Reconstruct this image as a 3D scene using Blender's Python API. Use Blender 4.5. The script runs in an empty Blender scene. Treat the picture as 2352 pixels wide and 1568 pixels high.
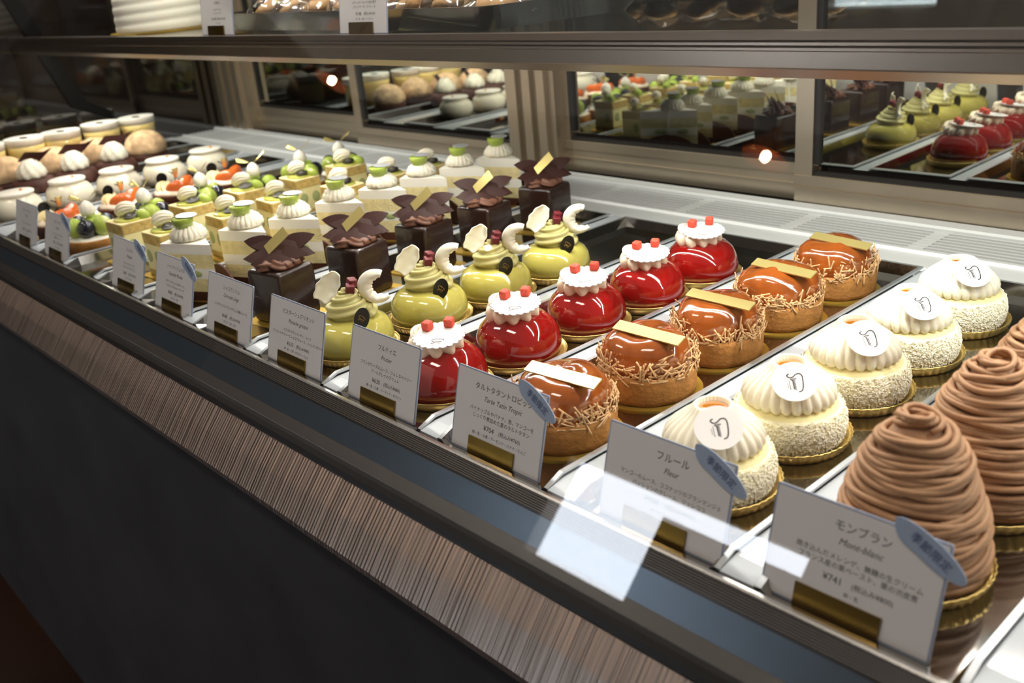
import bpy, math, random
from mathutils import Vector, Matrix
random.seed(11)
sc = bpy.context.scene
PI = math.pi

# ---------------------------------------------------------------- camera
cam_d = bpy.data.cameras.new('camera'); cam = bpy.data.objects.new('camera', cam_d)
sc.collection.objects.link(cam); sc.camera = cam
cam_d.sensor_width = 36.0; cam_d.lens = 2197.7 / 2352 * 36.0
cam_d.clip_start = 0.02; cam_d.clip_end = 60
_yaw, _pit, _rol = -0.8595, -0.3836, -0.0951
_f = Vector((math.cos(_pit)*math.sin(_yaw), math.cos(_pit)*math.cos(_yaw), math.sin(_pit)))
_r = Vector((math.cos(_yaw), -math.sin(_yaw), 0)); _u = _r.cross(_f)
_c, _s = math.cos(_rol), math.sin(_rol)
_R, _U = _c*_r + _s*_u, -_s*_r + _c*_u
_m = Matrix((_R, _U, -_f)).transposed().to_4x4(); _m.translation = (0.3777, -0.4631, 0.3540)
cam.matrix_world = _m
cam_d.dof.use_dof = True; cam_d.dof.focus_distance = 0.86; cam_d.dof.aperture_fstop = 8.0

# ---------------------------------------------------------------- world, view
w = bpy.data.worlds.new('world'); sc.world = w; w.use_nodes = True
_bg = w.node_tree.nodes['Background']; _bg.inputs[0].default_value = (0.55, 0.5, 0.46, 1); _bg.inputs[1].default_value = 0.42
sc.view_settings.view_transform = 'Standard'; sc.view_settings.look = 'None'
sc.view_settings.gamma = 1; sc.view_settings.use_curve_mapping = False
sc.view_settings.exposure = 0.0
sc.cycles.use_denoising = True
sc.cycles.max_bounces = 10; sc.cycles.transparent_max_bounces = 16
sc.cycles.caustics_reflective = False; sc.cycles.caustics_refractive = False
sc.cycles.sample_clamp_indirect = 4.0
LED_STRENGTH = 1350.0
LED_TOP_STRENGTH = 3000.0
WINDOW_STRENGTH = 13.5

# ---------------------------------------------------------------- materials
def lin(h):
    h = h.lstrip('#'); v = [int(h[i:i+2], 16)/255 for i in (0, 2, 4)]
    return tuple(c/12.92 if c <= .04045 else ((c+.055)/1.055)**2.4 for c in v) + (1,)
def mat(name, col, rough=.5, metal=0, spec=.5, coat=0, sss=0, sssr=.004, trans=0, ior=1.45, bump=0, bscale=200, var=0, vscale=40, emit=0, aniso=0):
    m = bpy.data.materials.new(name); m.use_nodes = True
    nt = m.node_tree; b = nt.nodes['Principled BSDF']
    c = lin(col); b.inputs['Base Color'].default_value = c
    b.inputs['Roughness'].default_value = rough; b.inputs['Metallic'].default_value = metal
    b.inputs['Specular IOR Level'].default_value = spec; b.inputs['IOR'].default_value = ior
    b.inputs['Coat Weight'].default_value = coat; b.inputs['Coat Roughness'].default_value = .03
    b.inputs['Transmission Weight'].default_value = trans
    if sss:
        b.inputs['Subsurface Weight'].default_value = sss; b.inputs['Subsurface Radius'].default_value = (1, .6, .4)
        b.inputs['Subsurface Scale'].default_value = sssr
    if emit:
        b.inputs['Emission Color'].default_value = c; b.inputs['Emission Strength'].default_value = emit
    if bump or var:
        tc = nt.nodes.new('ShaderNodeTexCoord')
    if bump:
        n = nt.nodes.new('ShaderNodeTexNoise'); n.inputs['Scale'].default_value = bscale; n.inputs['Detail'].default_value = 4
        nt.links.new(tc.outputs['Object'], n.inputs['Vector'])
        bp = nt.nodes.new('ShaderNodeBump'); bp.inputs['Strength'].default_value = bump; bp.inputs['Distance'].default_value = .002
        nt.links.new(n.outputs['Fac'], bp.inputs['Height']); nt.links.new(bp.outputs['Normal'], b.inputs['Normal'])
    if var:
        n2 = nt.nodes.new('ShaderNodeTexNoise'); n2.inputs['Scale'].default_value = vscale; n2.inputs['Detail'].default_value = 5
        nt.links.new(tc.outputs['Object'], n2.inputs['Vector'])
        r = nt.nodes.new('ShaderNodeValToRGB')
        r.color_ramp.elements[0].position = .3; r.color_ramp.elements[1].position = .7
        r.color_ramp.elements[0].color = tuple(x*(1-var) for x in c[:3]) + (1,)
        r.color_ramp.elements[1].color = tuple(min(1, x*(1+var)) for x in c[:3]) + (1,)
        nt.links.new(n2.outputs['Fac'], r.inputs[0]); nt.links.new(r.outputs[0], b.inputs['Base Color'])
    return m
def glass_mat(name, tint=(1, 1, 1, 1), base=.04):
    m = bpy.data.materials.new(name); m.use_nodes = True; nt = m.node_tree; nt.nodes.clear()
    out = nt.nodes.new('ShaderNodeOutputMaterial'); mx = nt.nodes.new('ShaderNodeMixShader')
    tr = nt.nodes.new('ShaderNodeBsdfTransparent'); tr.inputs[0].default_value = tint
    gl = nt.nodes.new('ShaderNodeBsdfGlossy'); gl.inputs['Roughness'].default_value = 0.0
    lw = nt.nodes.new('ShaderNodeLayerWeight'); lw.inputs[0].default_value = .5
    p = nt.nodes.new('ShaderNodeMath'); p.operation = 'POWER'; p.inputs[1].default_value = 5
    ma = nt.nodes.new('ShaderNodeMath'); ma.operation = 'MULTIPLY_ADD'; ma.inputs[1].default_value = 1-base; ma.inputs[2].default_value = base
    L = nt.links.new
    L(lw.outputs['Facing'], p.inputs[0]); L(p.outputs[0], ma.inputs[0]); L(ma.outputs[0], mx.inputs[0])
    L(tr.outputs[0], mx.inputs[1]); L(gl.outputs[0], mx.inputs[2]); L(mx.outputs[0], out.inputs[0])
    return m
def emit_mat(name, col, s):
    m = bpy.data.materials.new(name); m.use_nodes = True; nt = m.node_tree; nt.nodes.clear()
    out = nt.nodes.new('ShaderNodeOutputMaterial'); e = nt.nodes.new('ShaderNodeEmission')
    e.inputs[0].default_value = lin(col); e.inputs[1].default_value = s; nt.links.new(e.outputs[0], out.inputs[0]); return m
def brushed(name, col, rough, metal=1.0, stripes=260, depth=.25, axis=0, ribs=0):
    """metal with fine parallel grooves that run across `axis`"""
    m = mat(name, col, rough, metal); nt = m.node_tree; b = nt.nodes['Principled BSDF']
    tc = nt.nodes.new('ShaderNodeTexCoord'); mp = nt.nodes.new('ShaderNodeMapping')
    s = [3, 3, 3]; s[axis] = stripes; mp.inputs['Scale'].default_value = s
    n = nt.nodes.new('ShaderNodeTexNoise'); n.inputs['Scale'].default_value = 1; n.inputs['Detail'].default_value = 3
    bp = nt.nodes.new('ShaderNodeBump'); bp.inputs['Strength'].default_value = depth; bp.inputs['Distance'].default_value = .004
    L = nt.links.new
    h = n.outputs['Fac']
    if ribs:
        wv = nt.nodes.new('ShaderNodeTexWave'); wv.inputs['Scale'].default_value = .31416/ribs; L(tc.outputs['Object'], wv.inputs['Vector'])
        ad = nt.nodes.new('ShaderNodeMath'); ad.operation = 'MULTIPLY_ADD'; ad.inputs[1].default_value = .16
        L(wv.outputs['Fac'], ad.inputs[0]); L(n.outputs['Fac'], ad.inputs[2]); h = ad.outputs[0]
    L(tc.outputs['Object'], mp.inputs[0]); L(mp.outputs[0], n.inputs['Vector']); L(h, bp.inputs['Height']); L(bp.outputs[0], b.inputs['Normal'])
    return m

M = {}
M['steel'] = mat('tray_steel', '#a5a29d', .10, 1)
M['tray_rim'] = mat('tray_rim_steel', '#cfd3d6', .35, .85)
M['deck'] = mat('white_enamel', '#bcc2c7', .14, 0, .5)
M['grille'] = mat('white_coated_metal', '#cfd0d0', .4, .2)
M['champagne'] = brushed('champagne_aluminium', '#b3a693', .34, .9, 3, .05, 0)
M['profile'] = mat('dark_bronze_aluminium', '#8f8478', .3, 1)
M['lip'] = mat('lip_aluminium', '#cfcdc8', .22, 1)
M['ribbed'] = mat('dark_ribbed_plastic', '#2c2825', .35)
M['bluegrey'] = mat('blue_grey_coated_steel', '#5a6670', .32, .6)
M['rubber'] = mat('black_rubber', '#14110f', .5)
M['brush'] = brushed('brushed_band_steel', '#cfcac6', .32, 1, 160, .40, 0, ribs=.0042)
M['base'] = mat('dark_slate_laminate', '#3d3f42', .5, 0, .4, bump=.15, bscale=20, var=.2, vscale=9)
M['floor'] = mat('dark_brown_floor', '#2a1408', .35, var=.4, vscale=3)
M['wallm'] = mat('dark_wall_paint', '#2b2622', .8)
M['wallk'] = mat('near_black_wall_paint', '#100d0b', .8)
M['wallf'] = mat('grey_wall_paint', '#8d857c', .8)
M['mirror'] = mat('door_mirror', '#bcc0ba', .012, 1)
M['darkglass'] = mat('dark_end_glass', '#15100d', .04, 0, .9, coat=.6)
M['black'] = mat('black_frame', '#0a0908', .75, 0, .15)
M['glass'] = glass_mat('clear_glass')
M['shelfglass'] = glass_mat('shelf_glass', (.93, .96, .95, 1))
M['gold'] = mat('gold_foil', '#e6c778', .32, .8)
M['goldcard'] = mat('gold_card', '#c9a544', .32, .75)
M['brass'] = mat('brass_holder', '#9a7c36', .24, 1)
M['foil'] = mat('fluted_clear_plastic', '#cbbf9f', .15, .8)
M['chest'] = mat('chestnut_cream', '#ae8460', .5, 0, .4, sss=.15, sssr=.003, var=.1, vscale=60)
M['cream'] = mat('whipped_cream', '#f4edd8', .42, 0, .4, sss=.25, sssr=.005)
M['white'] = mat('white_chocolate', '#f6f0e2', .35, 0, .5, sss=.15, sssr=.003)
M['ivory'] = mat('ivory_chocolate', '#faf5de', .38, 0, .5, sss=.15, sssr=.003)
M['plaque'] = mat('white_plaque', '#e9e5e2', .45)
M['ink'] = mat('dark_print', '#1c1c22', .6)
M['bluink'] = mat('blue_print', '#2f3f73', .6)
M['mango'] = mat('yellow_mousse', '#f5e9ae', .5, 0, .4, sss=.2, sssr=.004)
M['coco'] = mat('coconut_flakes', '#fffae4', .7, 0, .2)
M['cocobase'] = mat('coconut_coating', '#fbf3cf', .8, 0, .2, bump=1, bscale=330, var=.06, vscale=300)
M['jelly'] = mat('orange_jelly', '#b8701c', .06, 0, .6, coat=1, sss=.3, sssr=.003)
M['tart'] = mat('baked_tart', '#bb8347', .6, 0, .3, bump=.5, bscale=260, var=.25, vscale=60)
M['caramel'] = mat('caramel_apple', '#9a501a', .12, 0, .6, coat=1, sss=.2, sssr=.006, bump=.5, bscale=48, var=.45, vscale=30)
M['almond'] = mat('almond_sliver', '#e0b887', .5, 0, .4, var=.2, vscale=120)
M['barw'] = mat('gilded_chocolate_bar', '#e2cf86', .22, .65)
M['red'] = mat('red_glaze', '#8e0d09', .07, 0, .6, coat=1, sss=.2, sssr=.006, var=.25, vscale=25, bump=.12, bscale=35)
M['sugarred'] = mat('sugared_red_jelly', '#e0553f', .45, 0, .5, sss=.4, sssr=.003, bump=.8, bscale=700)
M['rosette'] = mat('rosette_cream', '#f3e3cb', .4, 0, .4, sss=.25, sssr=.004)
M['green'] = mat('pistachio_glaze', '#b8af58', .1, 0, .5, coat=.8, sss=.3, sssr=.006, var=.08, vscale=30)
M['gcream'] = mat('pistachio_cream', '#c0b97c', .42, 0, .4, sss=.2, sssr=.004)
M['dkred'] = mat('dark_cherry_jelly', '#6b1620', .35, 0, .5, sss=.3, sssr=.003, bump=.6, bscale=600)
M['choc'] = mat('dark_chocolate_glaze', '#26140e', .28, 0, .5, coat=.3, bump=.55, bscale=75, var=.2, vscale=30)
M['shard'] = mat('dark_chocolate_leaf', '#32130c', .5, 0, .3)
M['ccream'] = mat('chocolate_cream', '#6c4736', .45, 0, .4, sss=.1, sssr=.003)
M['blackchoc'] = mat('black_chocolate', '#16130f', .25, 0, .5)
M['goldink'] = mat('gold_print', '#b89245', .4, .6)
M['sponge'] = mat('yellow_sponge', '#ecdca4', .8, 0, .2, bump=.6, bscale=420, var=.15, vscale=90)
M['spongeb'] = mat('toasted_sponge', '#cdb06a', .8, 0, .2, bump=.7, bscale=380, var=.3, vscale=110)
M['whitecream'] = mat('fresh_cream', '#f7f3e6', .5, 0, .35, sss=.2, sssr=.004)
M['grape'] = mat('green_grape', '#a9bd55', .12, 0, .5, coat=.7, sss=.4, sssr=.008)
M['cutgrape'] = mat('cut_grape', '#a9b47c', .35, 0, .4)
M['grapeskin'] = mat('dark_grape', '#141826', .18, 0, .5, coat=.5)
M['gjelly'] = mat('green_jelly', '#c3c65f', .08, 0, .5, coat=1, sss=.4, sssr=.005)
M['silver'] = mat('silver_disc', '#eef0f2', .22, .55)
M['chocside'] = mat('cocoa_sponge', '#4a2616', .7, 0, .3, bump=.4, bscale=200)
M['orange'] = mat('orange_peach', '#f09a45', .15, 0, .5, coat=.7, sss=.3, sssr=.006, var=.2, vscale=30)
M['redskin'] = mat('peach_skin', '#dd6a2c', .15, 0, .5, coat=.7)
M['banana'] = mat('pale_fruit', '#f0dca6', .4, 0, .4, sss=.3, sssr=.004, var=.1, vscale=90)
M['jarglass'] = mat('white_pudding_jar', '#f2ead4', .12, 0, .5, coat=.6, sss=.2, sssr=.005)
M['custard'] = mat('custard_in_glass', '#ecd48a', .08, 0, .5, coat=.8, sss=.2, sssr=.005)
M['puff'] = mat('sugared_choux', '#dcb88e', .8, 0, .2, bump=1, bscale=60, var=.4, vscale=55)
M['dpuff'] = mat('chocolate_choux', '#4a2b22', .6, 0, .3, bump=.9, bscale=90, var=.35, vscale=45)
M['ribcake'] = mat('ribbed_white_cream', '#f3efdd', .5, 0, .4, sss=.2, sssr=.006)
M['blacktray'] = mat('black_lacquer_tray', '#16150f', .25, 0, .5, coat=.4)
M['cookie'] = mat('baked_cookie', '#c79b64', .6, 0, .3, bump=.5, bscale=160, var=.3, vscale=60)
M['film'] = glass_mat('crumpled_film', (1, 1, 1, 1), .32)
M['card'] = mat('card_paper', '#eceae8', .55)
M['cardedge'] = mat('laminate_edge', '#9aa3b8', .3)
M['tag'] = mat('blue_grey_tag', '#9fb1cb', .5)
M['copper'] = mat('copper_shade', '#e0936a', .45, .8)
M['led'] = emit_mat('led_white', '#fffaf0', LED_STRENGTH)
M['ledtop'] = emit_mat('led_white_top', '#fffaf0', LED_TOP_STRENGTH)
M['bulb'] = emit_mat('warm_bulb', '#ffcda2', 330)
M['panel'] = emit_mat('overhead_fill_panel', '#fff3e4', 16.0)  # glow of the added overhead fill panels
M['daylight'] = emit_mat('daylight_opening', '#e8f0fb', WINDOW_STRENGTH)
M['terracotta'] = mat('orange_pot', '#b5652d', .6)
M['leaf'] = mat('dull_leaf', '#3d4a22', .5)
M['clear'] = glass_mat('clear_acrylic', (.97, .97, .97, 1), .06)

# ---------------------------------------------------------------- mesh helpers
class MB:
    def __init__(s): s.v = []; s.f = []; s.mi = []; s.sm = []
    def add(s, v, f, mi=0, smooth=True):
        o = len(s.v); s.v += [tuple(p) for p in v]; s.f += [tuple(i+o for i in q) for q in f]
        s.mi += [mi]*len(f); s.sm += [smooth]*len(f); return s
    def lathe(s, prof, n=32, mod=None, mi=0, smooth=True, cap0=True, cap1=True, T=None):
        v = []; f = []
        for i, (r, z) in enumerate(prof):
            for k in range(n):
                a = 2*PI*k/n; rr, zz = (r, z) if mod is None else mod(a, r, z, i/(len(prof)-1))
                v.append((rr*math.cos(a), rr*math.sin(a), zz))
        for i in range(len(prof)-1):
            for k in range(n):
                k2 = (k+1) % n; f.append((i*n+k, i*n+k2, (i+1)*n+k2, (i+1)*n+k))
        if cap0: f.append(tuple(range(n-1, -1, -1)))
        if cap1: f.append(tuple((len(prof)-1)*n+k for k in range(n)))
        return s.add(xf(v, T), f, mi, smooth)
    def tube(s, path, rad, n=8, mi=0, ridges=0, amp=.2, twist=0, flat=1, T=None, up=(0, 0, 1)):
        P = [Vector(p) for p in path]; v = []; f = []; L = len(P)
        pu = Vector(up)
        for i in range(L):
            t = (P[min(i+1, L-1)] - P[max(i-1, 0)]).normalized()
            sx = t.cross(pu)
            if sx.length < 1e-6: sx = t.orthogonal()
            sx.normalize(); sy = sx.cross(t)
            r = rad(i/(L-1)) if callable(rad) else rad
            for k in range(n):
                a = 2*PI*k/n; q = r*(1+amp*math.cos(ridges*(a)+twist*i/(L-1))) if ridges else r
                v.append(P[i]+sx*(q*math.cos(a))+sy*(q*math.sin(a)*flat))
        for i in range(L-1):
            for k in range(n):
                k2 = (k+1) % n; f.append((i*n+k, i*n+k2, (i+1)*n+k2, (i+1)*n+k))
        f.append(tuple(range(n-1, -1, -1))); f.append(tuple((L-1)*n+k for k in range(n)))
        return s.add(xf(v, T), f, mi)
    def box(s, c, d, T=None, mi=0, bev=0):
        x, y, z = (q/2 for q in d)
        if bev <= 0:
            v = [(c[0]+i*x, c[1]+j*y, c[2]+k*z) for i in (-1, 1) for j in (-1, 1) for k in (-1, 1)]
            f = [(0, 1, 3, 2), (4, 6, 7, 5), (0, 4, 5, 1), (2, 3, 7, 6), (0, 2, 6, 4), (1, 5, 7, 3)]
            return s.add(xf(v, T), f, mi, False)
        return s.prism(rrect(2*x, 2*y, bev, 4), c[2]-z, c[2]+z, (c[0], c[1]), T, mi, min(bev, z*.9))
    def prism(s, poly, z0, z1, off=(0, 0), T=None, mi=0, bev=0, smooth=None):
        """extruded polygon; bev rounds the top and bottom edges inward"""
        n = len(poly); cx = sum(p[0] for p in poly)/n; cy = sum(p[1] for p in poly)/n
        if bev:
            R = max(math.hypot(p[0]-cx, p[1]-cy) for p in poly)
            lv = [(z0, 1-bev/R), (z0+bev*.3, 1-bev/R*.3), (z0+bev, 1), (z1-bev, 1), (z1-bev*.3, 1-bev/R*.3), (z1, 1-bev/R)]
        else: lv = [(z0, 1), (z1, 1)]
        v = []; f = []
        for z, k in lv: v += [(off[0]+cx+(p[0]-cx)*k, off[1]+cy+(p[1]-cy)*k, z) for p in poly]
        for i in range(len(lv)-1):
            for k in range(n):
                k2 = (k+1) % n; f.append((i*n+k, i*n+k2, (i+1)*n+k2, (i+1)*n+k))
        f.append(tuple(range(n-1, -1, -1))); f.append(tuple((len(lv)-1)*n+k for k in range(n)))
        return s.add(xf(v, T), f, mi, bool(bev) if smooth is None else smooth)
    def prism_x(s, poly, x0, x1, mi=0, smooth=False):
        n = len(poly); v = [(x, p[0], p[1]) for x in (x0, x1) for p in poly]
        f = [(k, (k+1) % n, n+(k+1) % n, n+k) for k in range(n)] + [tuple(range(n-1, -1, -1)), tuple(n+k for k in range(n))]
        return s.add(v, f, mi, smooth)
    def ell(s, c, r, n=16, m=10, T=None, mi=0):
        prof = [(math.sin(PI*i/m), -math.cos(PI*i/m)) for i in range(m+1)]
        v = []; f = []
        for q, z in prof:
            for k in range(n):
                a = 2*PI*k/n; v.append((c[0]+r[0]*q*math.cos(a), c[1]+r[1]*q*math.sin(a), c[2]+r[2]*z))
        for i in range(m):
            for k in range(n):
                k2 = (k+1) % n; f.append((i*n+k, i*n+k2, (i+1)*n+k2, (i+1)*n+k))
        return s.add(xf(v, T), f, mi)
    def grid(s, fn, nu, nv, th=0, mi=0, T=None):
        """surface patch fn(u,v); th gives it thickness along its normals"""
        top = [[Vector(fn(i/nu, j/nv)) for j in range(nv+1)] for i in range(nu+1)]
        W = nv+1; v = [p for row in top for p in row]
        f = [(i*W+j, (i+1)*W+j, (i+1)*W+j+1, i*W+j+1) for i in range(nu) for j in range(nv)]
        if th:
            o = len(v)
            for i in range(nu+1):
                for j in range(nv+1):
                    a = top[min(i+1, nu)][j]-top[max(i-1, 0)][j]; b = top[i][min(j+1, nv)]-top[i][max(j-1, 0)]
                    nn = a.cross(b); nn = nn.normalized() if nn.length > 1e-12 else Vector((0, 0, 1))
                    v.append(top[i][j]-nn*th)
            f += [tuple(o+q for q in reversed(g)) for g in f[:nu*nv]]
            for i in range(nu):
                f.append((i*W, o+i*W, o+(i+1)*W, (i+1)*W)); f.append((i*W+nv, (i+1)*W+nv, o+(i+1)*W+nv, o+i*W+nv))
            for j in range(nv):
                f.append((j, j+1, o+j+1, o+j)); q = nu*W; f.append((q+j, o+q+j, o+q+j+1, q+j+1))
        return s.add(xf(v, T), f, mi)
    def build(s, name, m, parent=None, loc=(0, 0, 0)):
        me = bpy.data.meshes.new(name); me.from_pydata(s.v, [], s.f); 
        for q in (m if isinstance(m, (list, tuple)) else [m]): me.materials.append(M[q])
        me.polygons.foreach_set('use_smooth', s.sm); me.polygons.foreach_set('material_index', s.mi); me.update()
        o = bpy.data.objects.new(name, me); sc.collection.objects.link(o); o.location = loc
        if parent: o.parent = parent
        return o
def xf(v, T): return v if T is None else [T @ Vector(p) for p in v]
def TR(x=0, y=0, z=0, rx=0, ry=0, rz=0):
    return Matrix.Translation((x, y, z)) @ Matrix.Rotation(rz, 4, 'Z') @ Matrix.Rotation(ry, 4, 'Y') @ Matrix.Rotation(rx, 4, 'X')
def rrect(w, d, r, n=4):
    o = []
    for cx, cy, a0 in ((w/2-r, d/2-r, 0), (-w/2+r, d/2-r, PI/2), (-w/2+r, -d/2+r, PI), (w/2-r, -d/2+r, 1.5*PI)):
        for k in range(n+1):
            a = a0+PI/2*k/n; o.append((cx+r*math.cos(a), cy+r*math.sin(a)))
    return o
def circ(r, n=32, sc_=0, k=0): return [(r*(1+sc_*abs(math.cos(k*PI*i/n))-sc_*.5)*math.cos(2*PI*i/n), r*(1+sc_*abs(math.cos(k*PI*i/n))-sc_*.5)*math.sin(2*PI*i/n)) for i in range(n)]
def thing(name, loc=(0, 0, 0), rz=0):
    o = bpy.data.objects.new(name, None); sc.collection.objects.link(o); o.location = loc; o.rotation_euler = (0, 0, rz)
    o.empty_display_size = .02; return o
def tag(o, label, cat, group=None, kind=None):
    o['label'] = label; o['category'] = cat
    if group: o['group'] = group
    if kind: o['kind'] = kind
    return o
KIDS = {}
def dup(root):
    r = root.copy(); sc.collection.objects.link(r)
    def rec(src, dst):
        for ch in src.children:
            c = ch.copy(); sc.collection.objects.link(c); c.parent = dst; rec(ch, c)
    rec(root, r); return r
ORD = ['nearest the front glass', 'second back from the front glass', 'third back from the front glass', 'fourth back from the front glass',
       'fifth back from the front glass', 'sixth back from the front glass', 'seventh back from the front glass', 'eighth back from the front glass']
def row(proto, places, label, cat, group, words=None, jit=.12, sj=.015):
    """first place takes the built cake itself, the others take copies"""
    for i, p in enumerate(places):
        o = proto if i == 0 else dup(proto)
        x, y = p[:2]; rz = p[2] if len(p) > 2 else random.uniform(-jit, jit)
        o.location = (x, y, proto.get('z0', 0)); o.rotation_euler = (0, 0, rz)
        k = 1+random.uniform(-sj, sj); o.scale = (k, k, k)
        tag(o, label % (words or ORD)[i], cat, group)
    if 'z0' in proto: pass

# ---------------------------------------------------------------- setting
def struct(name, mb, m):
    o = mb.build(name, m); o['kind'] = 'structure'; return o
FL = -0.92
struct('floor', MB().box((-1, -1, FL-.02), (12, 9, .04)), 'floor')
struct('wall_back', MB().box((-1, 2.6, .6), (12, .1, 3.4)), 'wallm')
struct('wall_left', MB().box((-6.0, -1, .6), (.1, 9, 3.4)), 'wallk')
WY = -3.2                       # front wall of the shop with an L-shaped opening to the daylight
wf = MB()
for x0, x1, z0, z1 in ((-7, -2.53, FL, 2.3), (-1.25, 5, FL, 2.3), (-2.53, -1.25, .42, 2.3), (-2.53, -1.25, FL, -.07), (-1.92, -1.25, -.07, .33)):
    wf.box(((x0+x1)/2, WY, (z0+z1)/2), (x1-x0, .1, z1-z0))
struct('wall_front', wf, 'wallf')
dl = MB().box((-1.90, WY-.20, .18), (1.7, .02, .8)).build('window_1', 'daylight'); dl['kind'] = 'structure'

# ---------------------------------------------------------------- display case
X0, X1, YB = -1.98, 0.75, 0.69
case = tag(thing('display_case', (0, 0, 0)), 'long glass-fronted pastry display case with brushed steel band and dark grey base', 'display case')
P = lambda name, mb, m, parent=None: mb.build(name, m, parent or case)
P('base_panel', MB().box(((X0+X1)/2, .272, (FL-.0905)/2), (X1-X0, .832, -.0905-FL)).box(((X0+X1)/2, .29, -.09), (X1-X0, .80, .01)), 'base')
P('metal_band', MB().prism_x([(-.1130, -.0395), (-.1325, -.0620), (-.1490, -.0835), (-.1490, -.0890), (-.10, -.0890), (-.10, -.0395)], X0, X1), 'brush')
P('gasket', MB().prism_x([(-.116, -.0335), (-.118, -.0375), (-.117, -.0405), (-.09, -.042), (-.09, -.034)], X0, X1), 'rubber')
lip = MB().prism_x([(-.0725, -.004), (-.0725, .0030), (-.0738, .0042), (-.0765, .0044), (-.0778, .0034), (-.0778, -.004)], X0, X1, smooth=False)
P('front_rail', lip, 'lip')
rb = []
for k in range(7): rb += [(-.0779-.0011*k, .0025-.0012*k), (-.0784-.0011*k, .0022-.0012*k)]
P('ribbed_strip', MB().prism_x(rb + [(-.086, -.007), (-.074, -.007)], X0, X1), 'ribbed')
P('front_panel', MB().prism_x([(-.0845, -.005), (-.0905, -.0185), (-.0950, -.028), (-.08, -.028), (-.08, -.005)], X0, X1), 'bluegrey')
P('inner_strip', MB().prism_x([(-.0945, -.0275), (-.104, -.0335), (-.106, -.040), (-.08, -.040), (-.08, -.0275)], X0, X1), 'ribbed')
DECK = MB().box(((X0+X1)/2, .295, -.008), (X1-X0, .72, .011))
P('back_ledge', MB().prism_x([(.497, -.005), (.497, .003), (.500, .006), (.521, .006), (.523, .004), (.547, .004), (.549, .0075), (.5525, .0075), (.5525, -.005)], X0, X1), 'grille')
gr = MB()
for k in range(8): gr.box(((X0+X1)/2, .5575+.0105*k, .0050), (X1-X0, .0042, .0022))
x = -1.93
while x < X1: gr.box((x, .594, .004), (.018, .083, .0036)); x += .1665
gr.prism_x([(.634, -.004), (.634, .0085), (.637, .011), (.643, .011), (.646, .007), (.672, .007), (.672, -.004)], X0, X1)
P('ventilation_grille', gr, 'grille')
P('grille_well', MB().box(((X0+X1)/2, .593, -.003), (X1-X0, .08, .002)), 'black')
# back posts and sliding doors
ZT = .80
def post(x0, x1, y=.672):
    m = MB().box(((x0+x1)/2, y+.02, ZT/2), (x1-x0, .04, ZT))
    for k in range(3):
        xx = x0+(x1-x0)*(.2+.3*k); m.box((xx, y-.004, ZT/2), ((x1-x0)*.16, .010, ZT))
    P('post', m, 'champagne')
post(-2.0, -1.845); post(-.89, -.775)
def door(x0, x1, y, zg, sl, sr):
    d = MB(); w = x1-x0
    d.box(((x0+x1)/2, y, (zg+.004)/2), (w, .014, zg-.004))
    d.box(((x0+x1)/2, y-.0085, .027), (w, .004, .0012)).box(((x0+x1)/2, y-.008, zg-.007), (w, .003, .013))
    d.box((x0+sl/2, y, ZT/2+.002), (sl, .0138, ZT-.005)).box((x1-sr/2, y, ZT/2+.002), (sr, .0138, ZT-.005))
    d.box(((x0+x1)/2, y, ZT-.012), (w, .0136, .024))
    o = P('sliding_door', d, 'champagne')
    g = MB().box(((x0+sl+x1-sr)/2, y+.003, (zg+ZT)/2), (w-sl-sr, .004, ZT-zg-.024)); P('mirror_pane', g, 'mirror', o)
    b = MB()
    for bx, bz, bw, bh in (((x0+sl+x1-sr)/2, zg+.003, w-sl-sr, .006), (x0+sl+.004, (zg+ZT)/2, .008, ZT-zg-.03)): b.box((bx, y-.001, bz), (bw, .006, bh))
    P('seal', b, 'rubber', o)
door(-.325, .62, .682, .044, .026, .03)
door(-.776, -.295, .700, .0545, .012, .03)
door(-1.385, -.885, .682, .042, .026, .012)
door(-1.85, -1.375, .700, .060, .022, .012)
P('end_panel', MB().box((X0-.006, .29, .37), (.012, .82, .78)), 'darkglass')
P('end_stripe', MB().prism([(.20, .40), (.232, .40), (.335, .125), (.385, .095), (.385, .075), (.30, .115)], 0, .008, T=Matrix(((0, 0, 1, X0), (1, 0, 0, 0), (0, 1, 0, 0), (0, 0, 0, 1)))), 'black')  # black slanted bar where a dark diagonal stripe crosses the end panel
# upper shelf
P('shelf_glass', MB().box(((X0+X1)/2, .435, .2765), (X1-X0-.004, .445, .007)), 'shelfglass')
prof = [(.222, .2805), (.207, .2805), (.206, .2745), (.2075, .2735), (.2058, .2725), (.2058, .2705), (.2075, .2695), (.2058, .2685), (.2058, .2665), (.2078, .2655),
        (.2078, .2535), (.2060, .2525), (.2100, .2455), (.2160, .2445), (.2235, .2445), (.2235, .2500), (.2300, .2540), (.2300, .2730), (.222, .2730)]
P('shelf_profile', MB().prism_x(prof, X0, X1), 'profile')
def leds(name, y, z, m, dx, sz, tilt):
    l = MB(); xx = X0+.03; c, s = math.cos(tilt), math.sin(tilt)
    while xx < X1-.02:
        l.add([(xx+i*sz/2, y+j*sz/2*c, z+j*sz/2*s) for i, j in ((-1, -1), (-1, 1), (1, 1), (1, -1))], [(0, 1, 2, 3)], 0, False); xx += dx
    o = P(name+'_strip', MB().prism_x([(y-.007*c, z-.007*s+.0006), (y+.007*c, z+.007*s+.0006), (y+.007*c, z+.007*s+.003), (y-.007*c, z-.007*s+.003)], X0, X1), 'black')
    P('light_diodes', l, m, o)
leds('shelf_light', .238, .2515, 'led', .0165, .0032, 0)
P('canopy', MB().box(((X0+X1)/2, .44, .785), (X1-X0, .44, .02)), 'champagne')
leds('canopy_light', .26, .770, 'ledtop', .0165, .0036, 0)
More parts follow.
